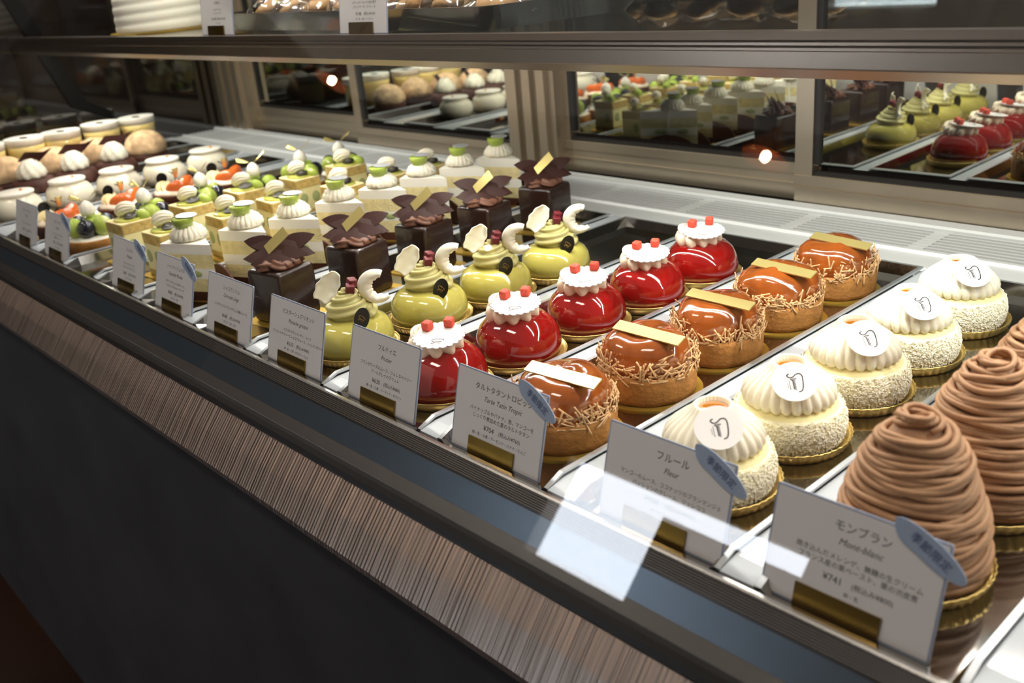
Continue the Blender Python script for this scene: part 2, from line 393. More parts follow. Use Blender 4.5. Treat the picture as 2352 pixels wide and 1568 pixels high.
# leaning front glass
GS = .42
def gy(z): return -.1115+GS*(z+.038)
P('front_glass', MB().prism_x([(gy(-.037), -.037), (gy(.775), .775), (gy(.775)+.005, .775), (gy(-.037)+.005, -.037)], X0, X1), 'glass')

# ---------------------------------------------------------------- trays
COL = dict(mont=.168, fleur=.028, tatin=-.110, frut=-.249, pist=-.397, choc=-.547, short=-.694, yb=-.843, ya=-.967, gtart=-1.085, peach=-1.230, jar=-1.42, cpuff=-1.615, puff=-1.73, verr=-1.845)
def tray(name, x, wd, label):
    """long shallow tray: side and back walls with a flat flange, the front end dips low behind the front rail"""
    y0, y1, h, fl, sl = -.0705, .490, .0115, .0040, .005
    a, b = wd/2, wd/2-fl; c = b-sl
    def rail(yf, x_, z): return [(x_, yf, z)]
    rows = [(y0, .0050), (y0+.016, h), (y1, h)]
    m = MB(); v = []; f = []; mi = []
    for sx in (-1, 1):                                   # side walls: outer skirt, flange, sloping inner wall
        o = len(v)
        for y, z in rows: v += [(sx*a, y, z-.002), (sx*a, y, z), (sx*b, min(y, y1-fl), z), (sx*c, min(y, y1-fl-sl), .0004)]
        for k in range(2):
            for q in range(3):
                g = (o+4*k+q, o+4*k+q+1, o+4*k+5+q, o+4*k+4+q); f.append(g if sx < 0 else g[::-1]); mi.append(1 if q < 2 else 0)
    o = len(v); v += [(-a, y1, h-.002), (-a, y1, h), (-b, y1-fl, h), (-c, y1-fl-sl, .0004), (a, y1, h-.002), (a, y1, h), (b, y1-fl, h), (c, y1-fl-sl, .0004)]
    for q in range(3): f.append((o+q, o+4+q, o+5+q, o+1+q)[::-1]); mi.append(1 if q < 2 else 0)
    o = len(v); v += [(-c, y0, .0004), (c, y0, .0004), (c, y1-fl-sl, .0004), (-c, y1-fl-sl, .0004), (-c, y0, -.0008), (c, y0, -.0008), (c, y1-fl-sl, -.0008), (-c, y1-fl-sl, -.0008)]
    f += [(o, o+1, o+2, o+3), (o+7, o+6, o+5, o+4), (o, o+4, o+5, o+1), (o+1, o+5, o+6, o+2), (o+2, o+6, o+7, o+3), (o+3, o+7, o+4, o)]; mi += [0]*6
    m.add(v, f, 0, False); m.mi = mi
    return tag(m.build('serving_tray', ['steel', 'tray_rim'], None, (x, 0, -.0004)), label, 'tray', 'steel trays under the pastries')
EDGES = []
for nm, tx, wd, lb in (('mont', .1765, .122, 'holding the brown chestnut mont blancs'), ('fleur', .029, .124, 'holding the coconut rolled cream cakes'), ('tatin', -.1165, .124, 'holding the caramel apple tarts'),
    ('frut', -.262, .122, 'holding the red glazed domes'), ('pist', -.408, .122, 'holding the pale green pistachio cakes'), ('choc', -.556, .122, 'holding the dark chocolate cubes'),
    ('short', -.704, .122, 'holding the white cream cake slices'), ('yb', -.845, .112, 'holding yellow blocks beside the cream slices'), ('ya', -.968, .104, 'holding yellow blocks beside the grape tarts'),
    ('gtart', -1.086, .104, 'holding the green grape tarts'), ('peach', -1.238, .122, 'holding the orange peach tarts'), ('jar', -1.43, .120, 'holding the white pudding jars'),
    ('cpuff', -1.615, .104, 'holding the chocolate cream puffs'), ('puff', -1.732, .104, 'holding the plain tan cream puffs'), ('verr', -1.848, .100, 'holding the custard glasses')):
    tray(nm, tx, wd, 'long steel tray '+lb); EDGES.append((tx-wd/2, tx+wd/2))
EDGES.sort(); gaps = [(X0, EDGES[0][0])]+[(EDGES[i][1], EDGES[i+1][0]) for i in range(len(EDGES)-1)]+[(EDGES[-1][1], X1)]
for a, b in gaps:
    if b-a > .002: DECK.prism_x([(-.0712, -.003), (-.0712, .0043), (-.055, .0074), (.4965, .0074), (.4965, -.003)], a+.0004, b-.0004)
P('deck', DECK, 'deck')

# ---------------------------------------------------------------- shared cake parts
def plate(root, r=.0455, flutes=44, name='gold_plate'):
    """round gold foil plate with a fluted rim"""
    fl = lambda a, rr, z, t: (rr*(1+(.010 if t > .35 else 0)*math.cos(flutes*a)), z)
    m = MB().lathe([(.001, .0010), (r*.84, .0010), (r*.87, .0016), (r*.93, .0064), (r*.955, .0070), (r*.965, .0066), (r*.985, .0086), (r, .0090), (r*1.006, .0084), (r*.99, .0064), (r*.94, .0012), (r*.90, 0), (.001, 0)], 176, fl)
    return m.build(name, 'gold', root)
def board(root, r, name='gold_board', m='goldcard', sq=False, sy=None):
    b = MB().prism(rrect(2*r, 2*(sy or r), r*.25, 5) if sq else circ(r, 64), 0, .0015)
    return b.build(name, m, root)
def swirl_fn(k, amp, turns, sharp=True):
    return lambda a, r, z, t: (r*(1-amp+2*amp*(abs(math.sin(k*a/2+turns*2*PI*t*.5)) if sharp else .5+.5*math.cos(k*a+turns*2*PI*t))), z)
def logo(mb, s, T, th=.00025):
    """small script monogram with two fine lines under it"""
    def st(pts, r):
        mb.tube([(x*s, y*s, 0) for x, y in pts], r*s, 4, flat=.25, T=T)
    S = [(-.80, -.30), (-.66, -.52), (-.42, -.34), (-.46, -.02), (-.70, .28), (-.70, .60), (-.44, .76), (.10, .74), (.62, .66), (.98, .50), (1.06, .22)]
    big = []
    for i in range(len(S)-1):
        p0, p1, p2, p3 = (S[max(i-1, 0)], S[i], S[i+1], S[min(i+2, len(S)-1)])
        for k in range(5):
            u = k/5; big.append(tuple(.5*(2*p1[j]+(p2[j]-p0[j])*u+(2*p0[j]-5*p1[j]+4*p2[j]-p3[j])*u*u+(3*p1[j]-p0[j]-3*p2[j]+p3[j])*u**3) for j in (0, 1)))
    st(big+[S[-1]], .05)
    st([(-.30+.026*k+.05*math.sin(k*1.1+1), -.02+(.30 if k < 7 else .13)*math.sin(k*1.1)) for k in range(42)], .034)
    st([(-.15, -.42), (.80, -.42)], .022); st([(.05, -.58), (.62, -.58)], .016)
def text_mesh(mb, lines, T, th=.0):
    """lines: (text, size, x, y, shear, mat_index)"""
    for tx, size, x, y, sh, mi in lines:
        cu = bpy.data.curves.new('t', 'FONT'); cu.body = tx; cu.size = size; cu.align_x = 'CENTER'; cu.shear = sh; cu.resolution_u = 2
        ob = bpy.data.objects.new('t', cu); sc.collection.objects.link(ob)
        dg = bpy.context.evaluated_depsgraph_get(); dg.update()
        me = bpy.data.meshes.new_from_object(ob.evaluated_get(dg))
        mb.add([T @ Vector((v.co.x+x, v.co.y+y, 0)) for v in me.vertices], [tuple(p.vertices) for p in me.polygons], mi, False)
        bpy.data.objects.remove(ob); bpy.data.curves.remove(cu); bpy.data.meshes.remove(me)

# ---------------------------------------------------------------- mont blanc
def make_mont(seed):
    rnd = random.Random(seed)
    t = thing('mont_blanc'); plate(t, .0465)
    prof = [(.0385, .004), (.0405, .012), (.0400, .024), (.0370, .042), (.0320, .060), (.0245, .078), (.0165, .091), (.010, .097), (.002, .099)]
    def R(z):
        for i in range(len(prof)-1):
            if prof[i][1] <= z <= prof[i+1][1]:
                k = (z-prof[i][1])/(prof[i+1][1]-prof[i][1]); return prof[i][0]*(1-k)+prof[i+1][0]*k
        return prof[0][0] if z < .01 else .002
    m = MB().lathe([(max(r-.0022, .001), z-.001) for r, z in prof], 40)
    for lay in range(5):                     # overlapping windings of piped strands, each sweep tilted its own way
        ph = rnd.uniform(0, 6.28); tilt = rnd.uniform(.003, .0085); tp = rnd.uniform(0, 6.28)
        path = []; zc = .006+.0012*lay; a = ph; n = 0
        while zc < .0955:
            zz = zc+tilt*math.sin(a+tp)*min(1, (.1-zc)/.05)+.0010*math.sin(2.3*a+ph)
            zz = min(max(zz, .005), .0985)
            r = R(zz)+.0004+.0013*math.sin(1.7*a+lay*2)+.0009*math.sin(.53*a+lay)+.0002*lay
            path.append((r*math.cos(a), r*math.sin(a), zz)); a += .20; zc += .20/(2*PI)*.0092*(1.0+.25*math.sin(a*.31+lay))
        m.tube(path, .0020, 7)
    for k in range(5):                       # loose strands curling over the tip
        a0 = rnd.uniform(0, 6.28); pts = []
        for i in range(16):
            a = a0+i*.42; r = .0125*(1-.55*i/15)+.001*math.sin(i); pts.append((r*math.cos(a), r*math.sin(a), .0925+.006*math.sin(PI*i/15)+.0012*k*.6))
        m.tube(pts, .0017, 7)
    m.build('chestnut_strands', 'chest', t)
    return t
MB_L = 'mont blanc of piped brown chestnut strands on gold plate, %s'
for i, (x, y) in enumerate(((.168, .008), (.170, .105), (.168, .200))):
    o = make_mont(20+i); o.location = (x, y, 0)
    tag(o, MB_L % ['nearest the front glass', 'second back from front glass', 'third back from front glass'][i], 'cake', 'mont blanc cakes')

# ---------------------------------------------------------------- coconut cream cake
def make_fleur():
    t = thing('coconut_cake'); plate(t, .0465)
    MB().lathe([(.030, .003), (.0375, .005), (.0410, .012), (.0415, .020), (.0395, .028), (.0355, .0325), (.030, .0345), (.001, .035)], 48).build('mousse_body', 'mango', t)
    cb = MB().lathe([(.0300, .0026), (.0382, .0048), (.0417, .0118), (.0422, .0200), (.0403, .0275), (.0385, .0303), (.0372, .0312), (.001, .0314)], 64).build('coconut_coating', 'cocobase', t)
    fl = MB()
    for k in range(3400):                    # grated coconut stuck to the side
        a = random.uniform(0, 2*PI); u = random.random(); z = .005+.0255*u
        r = .0381+.0043*math.sin(PI*min(1, (z-.002)/.032))
        d = random.uniform(.0007, .0015)
        T = Matrix.Translation((r*math.cos(a), r*math.sin(a), z)) @ Matrix.Rotation(a, 4, 'Z') @ Matrix.Rotation(random.uniform(-.6, .6), 4, 'Y') @ Matrix.Rotation(random.uniform(-1.6, 1.6), 4, 'X')
        fl.box((0, 0, 0), (.0007, random.uniform(.0006, .0012), d*1.7), T=T)
    o = fl.build('coconut_flakes', 'coco', cb); o['kind'] = 'stuff'
    n = 26
    def cm(a, r, z, tt):
        g = abs(math.cos(n*a/2+2.6*tt))**.7
        k = min(1, (1-tt)*1.5+.30)
        return (r*(1-.10*k*(1-g)), z-.0010*g*(1 if tt < .3 else 0))
    MB().lathe([(.022, .0335), (.0318, .0345), (.0345, .0372), (.0352, .0405), (.0338, .0445), (.0302, .0490), (.0252, .0532), (.0200, .0570), (.0160, .0602), (.0138, .0630), (.0124, .0642), (.0112, .0632), (.0104, .0580), (.001, .0555)], 208, cm).build('piped_cream', 'cream', t)
    MB().lathe([(.0106, .0585), (.0104, .0608), (.007, .0614), (.001, .0615)], 32).build('orange_jelly', 'jelly', t)
    T = TR(.0172, -.0180, .0580, 0, 0, math.radians(-48)) @ Matrix.Rotation(math.radians(36), 4, 'Y')
    p = MB().prism(circ(.0160, 48), 0, .0007, T=T).build('round_plaque', 'plaque', t); p['label'] = 'white round plaque with black script logo'
    lg = MB(); logo(lg, .0082, T @ TR(0, 0, .00085, 0, 0, .12)); lg.build('printed_logo', 'ink', p)
    return t
row(make_fleur(), [(.0270, .0116), (.0285, .1015), (.0287, .1957), (.0280, .2881), (.0272, .3838)], 'coconut coated cake with ribbed cream and white logo plaque, %s', 'cake', 'coconut cream cakes', jit=.08)

# ---------------------------------------------------------------- caramel apple tart
def make_tatin(seed):
    rnd = random.Random(seed)
    t = thing('apple_tart'); board(t, .0465)
    MB().lathe([(.0385, .0015), (.0405, .0022), (.0412, .006), (.0420, .022), (.0416, .0255), (.0395, .0262), (.0375, .0250), (.001, .0245)], 72, lambda a, r, z, q: (r*(1+.004*math.sin(7*a+z*300)), z+.0004*math.sin(9*a))).build('tart_shell', 'tart', t)
    a1, a2 = rnd.uniform(0, 6), rnd.uniform(0, 6)
    def lump(a, r, z, q):
        k = 1+.045*math.sin(2*a+a1)+.03*math.sin(3*a+a2)
        return (r*k, z+.0022*(1-r/.04)*math.sin(2*a+a2)+.0014*math.sin(3*a+a1)*(r/.04) if q > .2 else z)
    MB().lathe([(.0370, .0245), (.0385, .031), (.0378, .039), (.0345, .0465), (.0290, .0515), (.0220, .0545), (.0140, .0556), (.007, .0556), (.001, .0554)], 64, lump).build('caramel_apple', 'caramel', t)
    s = MB()
    for k in range(330):                     # almond slivers around the edge of the apple
        a = rnd.uniform(0, 2*PI); z = rnd.gauss(.0300, .0052); z = min(max(z, .0235), .043); r = .0402+rnd.uniform(-.0010, .0024)-max(0, z-.036)*.25
        ln = rnd.uniform(.005, .0155); cv = rnd.uniform(-.25, .25)
        T = Matrix.Translation((r*math.cos(a), r*math.sin(a), z)) @ Matrix.Rotation(a, 4, 'Z') @ Matrix.Rotation(rnd.uniform(-.30, .50), 4, 'Y') @ Matrix.Rotation(rnd.uniform(-1.7, 1.7), 4, 'X')
        s.tube([(cv*ln*.25*(1-abs(2*i/4-1)**2), 0, ln*(i/4-.5)) for i in range(5)], .00082, 5, T=T, flat=.6, up=(1, 0, 0))
    o = s.build('almond_slivers', 'almond', t); o['kind'] = 'stuff'
    bz = math.radians(4+rnd.uniform(-6, 6))
    T = TR(.0105, -.0095, .0570, math.radians(17), .04, bz)
    b = MB().box((0, 0, 0), (.064, .0120, .0012), T=T).build('chocolate_bar', 'barw', t); b['label'] = 'pale gold chocolate strip'
    return t
for i, (x, y) in enumerate(((-.1095, .0037), (-.1102, .1055), (-.109, .2018), (-.1097, .3028), (-.1092, .4056))):
    o = make_tatin(40+i); o.location = (x, y, 0); tag(o, 'caramel apple tart with almond slivers and chocolate strip, %s' % ORD[i], 'tart', 'caramel apple tarts')

# ---------------------------------------------------------------- red dome
def make_red():
    t = thing('red_dome_cake'); plate(t, .0445, 0)
    MB().lathe([(.036, .003), (.0385, .006), (.0402, .012), (.0402, .019), (.0385, .027), (.0345, .035), (.028, .0415), (.019, .046), (.009, .0482), (.001, .0488)], 64).build('red_glaze', 'red', t)
    n = 10
    def rm(a, r, z, q):
        g = abs(math.cos(n*a/2+1.5*q))
        return (r*(.80+.22*g), z-.0060*g**2*(1-q)**2*(1 if r > .012 else 0))
    MB().lathe([(.012, .0440), (.0185, .0425), (.0228, .0435), (.0250, .0470), (.0252, .0510), (.0232, .0548), (.015, .0562), (.001, .0562)], 160, rm, T=TR(-.0015, -.0025, 0)).build('cream_rosette', 'rosette', t)
    sw = MB(); sw.tube([(.0195*math.cos(a)-.002, .0195*math.sin(a)+.001, .0520+.0045*math.sin((a-2.6)/2.0*PI)) for a in [2.6+.1*i for i in range(21)]], lambda u: .0048*math.sin(PI*min(1, .15+.8*u))**.6, 30, ridges=5, amp=.15, twist=6); sw.build('cream_curl', 'rosette', t)
    T = TR(.0060, -.0045, .0568, .10, .09, 0)
    poly = circ(.0225, 132, .09, 22)
    p = MB().prism(poly, 0, .0009, T=T).build('scalloped_plaque', 'plaque', t); p['label'] = 'white scalloped plaque with grey logo'
    MB_ = MB(); logo(MB_, .0058, T @ TR(.0075, -.0095, .00105, 0, 0, math.radians(42))); MB_.build('printed_logo', 'ink', p)
    for ax, ay in ((-.0150, .0010), (-.0035, .0165)):
        MB().box((0, 0, .0040), (.0084, .0084, .0080), T=T @ TR(ax, ay, .0008, 0, 0, .6+ax*30), bev=.0015).build('jelly_cube', 'sugarred', t)
    return t
row(make_red(), [(-.250, -.0055), (-.2503, .0862), (-.250, .1794), (-.2478, .2705), (-.2468, .363)], 'shiny red dome cake with white plaque and jelly cubes, %s', 'cake', 'red glazed dome cakes', jit=.1)

# ---------------------------------------------------------------- pistachio cake
def make_pist():
    t = thing('pistachio_cake'); plate(t, .0445, 52)
    MB().lathe([(.033, .003), (.0375, .0055), (.0400, .012), (.0402, .0185), (.0385, .0265), (.0345, .0325), (.029, .0362), (.022, .038), (.012, .0385), (.001, .0385)], 56).build('green_glaze', 'green', t)
    F = Matrix.Rotation(math.radians(52), 4, 'Z')      # x: to the right of a viewer at the front corner, y: away from the viewer
    c = MB().lathe([(.014, .0350), (.0180, .0370), (.0185, .0440), (.0150, .0540), (.0080, .0600), (.001, .0610)], 40)
    path = []
    for i in range(121):                     # one thick star-nozzle rope coiled up to a point
        u = i/120; a = -.6+2*PI*2.75*u; r = .0168*(1-u)**.75+.0012; path.append((r*math.cos(a), r*math.sin(a), .0405+.0215*u))
    c.tube(path, lambda u: .0086*(1-.42*u) if u < .93 else .0086*.6*(1-u)/.07+.0004, 36, ridges=6, amp=.17, twist=-16, T=F @ TR(.0003, 0, 0))
    c.build('pistachio_swirl', 'gcream', t)
    for dx, dy, z, rz in ((.0060, .0030, .0705, .5), (.0042, -.0030, .0665, .2)):
        MB().box((0, 0, 0), (.0084, .0084, .0078), T=F @ TR(dx, dy, z, .25, .15, rz), bev=.0010).build('cherry_cube', 'dkred', t)
    def cres(u, v):
        a = math.radians(62)+math.radians(258)*u; w = .0128*(math.sin(PI*min(1, .12+.83*u))**.7)
        r = .0172-w*(1-v)+.0007*math.sin(41*u)*(1-v)
        return (.0290+r*math.cos(a), -.004-.005*math.sin(PI*v)+.004*u, .0655+r*math.sin(a))
    MB().grid(cres, 40, 8, .0009, T=F).build('white_chocolate_curl', 'ivory', t)
    def petal(u, v):
        q = math.sin(PI*(.12+.80*u))**.6; x, y = .0160*(2*u-1), .0105*q*(2*v-1)*(1+.06*math.sin(19*u))
        c, s_ = math.cos(math.radians(52)), math.sin(math.radians(52))
        return (-.0165+x*c-y*s_, -.002-.0045*(2*v-1)**2+.003*u, .0705+x*s_+y*c)
    MB().grid(petal, 24, 8, -.0009, T=F).build('white_chocolate_curl', 'ivory', t)
    T = F @ TR(.0135, -.0262, .0425, 0, 0, math.radians(-28)) @ Matrix.Rotation(math.radians(78), 4, 'X') @ Matrix.Rotation(math.radians(-22), 4, 'Z')
    p = MB().prism([(x*.78, y*1.12) for x, y in circ(.0102, 36)], -.0006, .0006, T=T).build('chocolate_disc', 'blackchoc', t); p['label'] = 'black oval disc with gold logo'
    lg = MB(); logo(lg, .0040, T @ TR(0, 0, .0009)); lg.build('gold_logo', 'goldink', p)
    return t
row(make_pist(), [(-.399, -.0002), (-.4015, .0985), (-.3985, .1901), (-.3962, .2832)], 'pale green glazed cake with pistachio swirl and white curls, %s', 'cake', 'pistachio cakes', jit=.12)

# ---------------------------------------------------------------- chocolate cube
def lens(L, W, n=10):
    up = [(-L/2+L*i/n, W/2*math.sin(PI*i/n)**.8) for i in range(n+1)]
    return up+[(x, -y) for x, y in reversed(up[1:-1])]
def make_choc():
    t = thing('chocolate_cube'); board(t, .036, sq=True)
    MB().box((0, 0, .0312), (.053, .053, .0595), bev=.0045).build('chocolate_coating', 'choc', t)
    m = MB()
    for (xa, ya, xb, yb, r) in ((-.0215, -.0150, .0175, -.0165, .0072), (-.0225, -.0020, .0225, -.0050, .0080), (-.0170, .0110, .0215, .0085, .0075)):
        pts = [(xa+(xb-xa)*i/28, ya+(yb-ya)*i/28+.0022*math.sin(i*.55), .0635+.0016*math.sin(PI*i/28)+.0009*math.sin(i*.8)) for i in range(29)]
        m.tube(pts, lambda u, r=r: r*(.30+.70*math.sin(PI*min(1, .14+.78*u))**.45), 30, ridges=5, amp=.17, twist=9, flat=.80)
    F = Matrix.Rotation(math.radians(40), 4, 'Z')
    m.v = [tuple(Matrix.Rotation(math.radians(30), 4, 'Z') @ Vector(q)) for q in m.v]
    m.build('chocolate_cream', 'ccream', t)
    for k, (x, y, z, rz, rx, ry, L, W) in enumerate(((-.004, -.0150, .0700, .05, .80, .04, .040, .017), (-.006, -.0085, .0730, .10, .80, .12, .050, .018), (.002, -.0030, .0755, -.05, .85, .08, .054, .019),
                                                     (.007, .0030, .0785, .05, .85, .24, .058, .020), (.016, .0100, .0820, .15, .95, -.28, .044, .018), (-.013, .0110, .0830, -.10, .95, .26, .042, .018))):
        T = F @ TR(x, y, z, 0, 0, rz) @ Matrix.Rotation(ry, 4, 'Y') @ Matrix.Rotation(rx, 4, 'X')
        L *= 1.18; W *= 1.10; poly = lens(L, W); bend = lambda px, py: -.0035*(px/(L/2))**2
        v = [(px, py, bend(px, py)+q) for q in (0, .0009) for px, py in poly]; n = len(poly)
        f = [(i, n-i, n-i-1, i+1) if 0 < i < n//2-1 else None for i in range(n//2)]
        half = n//2; faces = [(0, 1, n-1)]+[(i, i+1, n-i-1, n-i) for i in range(1, half-1)]+[(half-1, half, half+1)]
        fs = [tuple(reversed(q)) for q in faces]+[tuple(n+j for j in q) for q in faces]+[(i, (i+1) % n, n+(i+1) % n, n+i) for i in range(n)]
        MB().add([T @ Vector(p) for p in v], fs, 0, False).build('chocolate_leaf', 'shard', t)
    T = F @ TR(.001, -.001, .0890) @ Matrix.Rotation(1.15, 4, 'X') @ Matrix.Rotation(.72, 4, 'Z')
    b = MB().prism([(-.016, -.0050), (.014, -.0062), (.0165, .0048), (-.013, .0052)], 0, .0008, T=T).build('gilded_shard', 'barw', t); b['label'] = 'gold gilded chocolate shard'
    return t
R10 = math.radians(11)
row(make_choc(), [(-.550, .012, R10), (-.549, .112, R10), (-.552, .213, R10-.03), (-.5525, .313, R10), (-.552, .4215, R10+.02)], 'dark chocolate cube cake with chocolate leaves and gold shard, %s', 'cake', 'dark chocolate cubes')

# ---------------------------------------------------------------- cream cake slice
def make_short():
    t = thing('cream_cake_slice')
    MB().prism([(-.004, -.003), (.076, -.003), (.078, .004), (.004, .078), (-.004, .074)], 0, .0015).build('gold_board', 'goldcard', t)
    G = .072                                   # right-angled wedge, square corner at the origin, long face towards +x+y
    tri = [(0, 0), (G, 0), (0, G)]
    m = MB()
    for z0, z1, mi in ((.0016, .0130, 3), (.0130, .0290, 1), (.0290, .0420, 0), (.0420, .0590, 1), (.0590, .0715, 0)):
        m.prism(tri, z0, z1, mi=mi)
    for x, ln in ((.044, .017),):
        m.ell((x, -.0003, .0355), (ln/2, .0006, .0040), 14, 8, mi=2).ell((-.0003, x, .0355), (.0006, ln/2, .0040), 14, 8, mi=2)
    for u in (.25, .66): m.ell((0, 0, 0), (.0095, .0006, .0040), 14, 8, mi=2, T=TR(G*(1-u)+.0003, G*u+.0003, .0355, 0, 0, math.radians(135)))
    b = m.build('layered_body', ['whitecream', 'sponge', 'cutgrape', 'chocside'], t); b['label'] = 'layers of cocoa base, yellow sponge, white cream and green grape'
    TB = TR(G/2+.0012, G/2+.0012, 0, 0, 0, math.radians(-45))          # x along the long face, y outwards
    MB().box((0, 0, .0365), (.0030, .0012, .069), T=TB).build('film_seam', 'whitecream', t)
    half = [(.0530*math.cos(PI*i/24), .0300*math.sin(PI*i/24)+.0018) for i in range(25)]
    MB().prism(half, .0010, .0036, T=TB @ TR(-.030, .004, 0) @ Matrix.Rotation(math.radians(9), 4, 'Z') @ TR(.033, 0, 0) @ Matrix.Rotation(PI/2, 4, 'X') @ TR(0, 0, -.0046)).build('cocoa_half_disc', 'chocside', t)
    k, tw = 10, 3.4
    def sm(a, r, z, q): g = abs(math.sin((k*a+tw*2*PI*q)/2))**.7; return (r*(.78+.28*g), z+.0010*g)
    S0 = TR(.026, .022, 0)
    MB().lathe([(.012, .0705), (.0205, .0720), (.0222, .0752), (.0205, .0800), (.0170, .0845), (.0120, .0880), (.006, .0895), (.001, .0895)], 144, sm, T=S0).build('cream_swirl', 'cream', t)
    MB().lathe([(.007, .0860), (.0100, .0885), (.0120, .0930), (.0130, .0990), (.0124, .0997), (.001, .0998)], 28, T=S0 @ TR(.0, 0, 0, .05, 0)).build('half_grape', 'grape', t)
    MB().prism(circ(.0124, 36), 0, .0006, T=S0 @ TR(.0035, -.0005, .1004, 0, .05)).build('silver_disc', 'silver', t)
    return t
SH = [(-.700, -.027, 27), (-.688, .041, 24), (-.684, .111, 32), (-.701, .190, 30), (-.703, .2605, 28), (-.709, .336, 30), (-.711, .410, 29), (-.703, .474, 20)]
row(make_short(), [(x-.036*math.cos(math.radians(a)), y-.036*math.sin(math.radians(a)), math.radians(a)) for x, y, a in SH], 'white cream cake slice with swirl and halved green grape, %s', 'cake', 'cream cake slices')

# ---------------------------------------------------------------- yellow block cakes
def shell_cream(m, T, L=.027, r=.0105):
    m.tube([(-L/2+L*i/24, 0, .004*math.sin(PI*i/24)) for i in range(25)], lambda u: r*(.12+.88*math.sin(PI*min(1, .10+.80*(1-u)))**.75*(1-.25*u)), 60, ridges=12, amp=.10, twist=1.6, T=T)
def make_block(grape):
    t = thing('yellow_block_cake'); board(t, .033, sq=True)
    m = MB(); pl = rrect(.052, .047, .003, 3)
    for z0, z1, mi, s in ((.0020, .0095, 1, 1), (.0095, .0445, 0, .985), (.0445, .0565, 1, 1)): m.prism([(x*s, y*s) for x, y in pl], z0, z1, mi=mi)
    m.prism([(x*.985, y*.985) for x, y in pl], .0565, .0590, mi=3, bev=.001)
    for x, y in ((.0258, .010), (.0258, -.012), (-.0258, .0), (.010, .0233), (.008, -.0233), (-.014, -.0233)):
        m.ell((x, y, .028), (.0005 if abs(x) > .02 else .0072, .0072 if abs(x) > .02 else .0005, .0088), 16, 8, mi=2)
    b = m.build('layered_body', ['mango', 'spongeb', 'cutgrape', 'sponge'], t); b['label'] = 'yellow mousse block between toasted sponge layers'
    MB().prism([(x*1.1, y) for x, y in circ(.0190, 40)], .0588, .0618, off=(.002, -.001), bev=.001).build('green_jelly', 'gjelly', t)
    c = MB(); shell_cream(c, TR(-.0085, .0035, .0690, 0, -.35, .75)); c.build('cream_shell', 'cream', t)
    d = MB().prism(circ(.0095, 32), 0, .0009, T=TR(.0115, -.001, .0655, .20, .15)).build('black_disc', 'blackchoc', t); d['label'] = 'black disc with silver logo'
    lg = MB(); logo(lg, .0050, TR(.0115, -.001, .0667, .20, .15, .6)); lg.build('silver_logo', 'silver', d)
    if grape:
        MB().ell((0, 0, 0), (.0105, .0085, .0085), 20, 12, T=TR(.0155, .015, .0630, 0, .3, .6)).build('glazed_grape', 'grape', t)
    return t
row(make_block(False), [(-.845, .012), (-.851, .104), (-.866, .190), (-.846, .288), (-.842, .372), (-.836, .445)], 'yellow block cake in the row beside the cream slices, %s', 'cake', 'yellow block cakes', jit=.06)
row(make_block(True), [(-.962, .008), (-.966, .103), (-.975, .194), (-.972, .290), (-.970, .376)], 'yellow block cake in the row beside the grape tarts, %s', 'cake', 'yellow block cakes', jit=.06)

# ---------------------------------------------------------------- grape tart
def make_gtart():
    t = thing('grape_tart'); board(t, .043)
    MB().lathe([(.036, .0015), (.0385, .003), (.0405, .020), (.0400, .0215), (.0375, .0212), (.0365, .018), (.001, .017)], 64, lambda a, r, z, q: (r*(1+.004*math.sin(9*a)), z)).build('tart_shell', 'tart', t)
    MB().lathe([(.0372, .018), (.0368, .0222), (.028, .0245), (.001, .027)], 48).build('cream_filling', 'whitecream', t)
    for k in range(6):
        a = k*PI/3+.35; g = k % 2
        MB().ell((0, 0, 0), (.0140, .0145, .0160) if not g else (.0128, .0135, .0140), 20, 12, T=TR(.0230*math.cos(a), .0230*math.sin(a), .0375, .25*math.sin(a), .2, a)).build('green_grape' if not g else 'dark_grape', 'grape' if not g else 'grapeskin', t)
    MB().ell((0, 0, .0385), (.013, .013, .012), 18, 10).build('grape_slice', 'grape', t)
    MB().lathe([(.004, .0520), (.0085, .0528), (.0108, .0570), (.0112, .0615), (.0100, .0665), (.0075, .0705), (.0042, .0735), (.001, .0752)], 28).build('white_chocolate_ball', 'white', t)
    m = MB()
    m.grid(lambda u, v: (-.004-.020*u, (.0015+.0070*u)*(v-.5), .0755+.006*u+.0055*math.sin(2.2*u)*(v-.5)), 12, 4, .0006)
    m.grid(lambda u, v: (.003+.020*u, (.0015+.0055*u)*(v-.5), .0750+.016*u+.004*u*(v-.5)), 12, 4, .0006)
    o = m.build('gold_ribbon', 'barw', t); o.rotation_euler = (0, 0, .65)
    return t
row(make_gtart(), [(-1.080, -.006), (-1.072, .077), (-1.098, .183), (-1.080, .268), (-1.095, .366), (-1.096, .446)], 'grape tart topped with white chocolate ball and gold ribbon, %s', 'tart', 'green grape tarts', jit=.5)

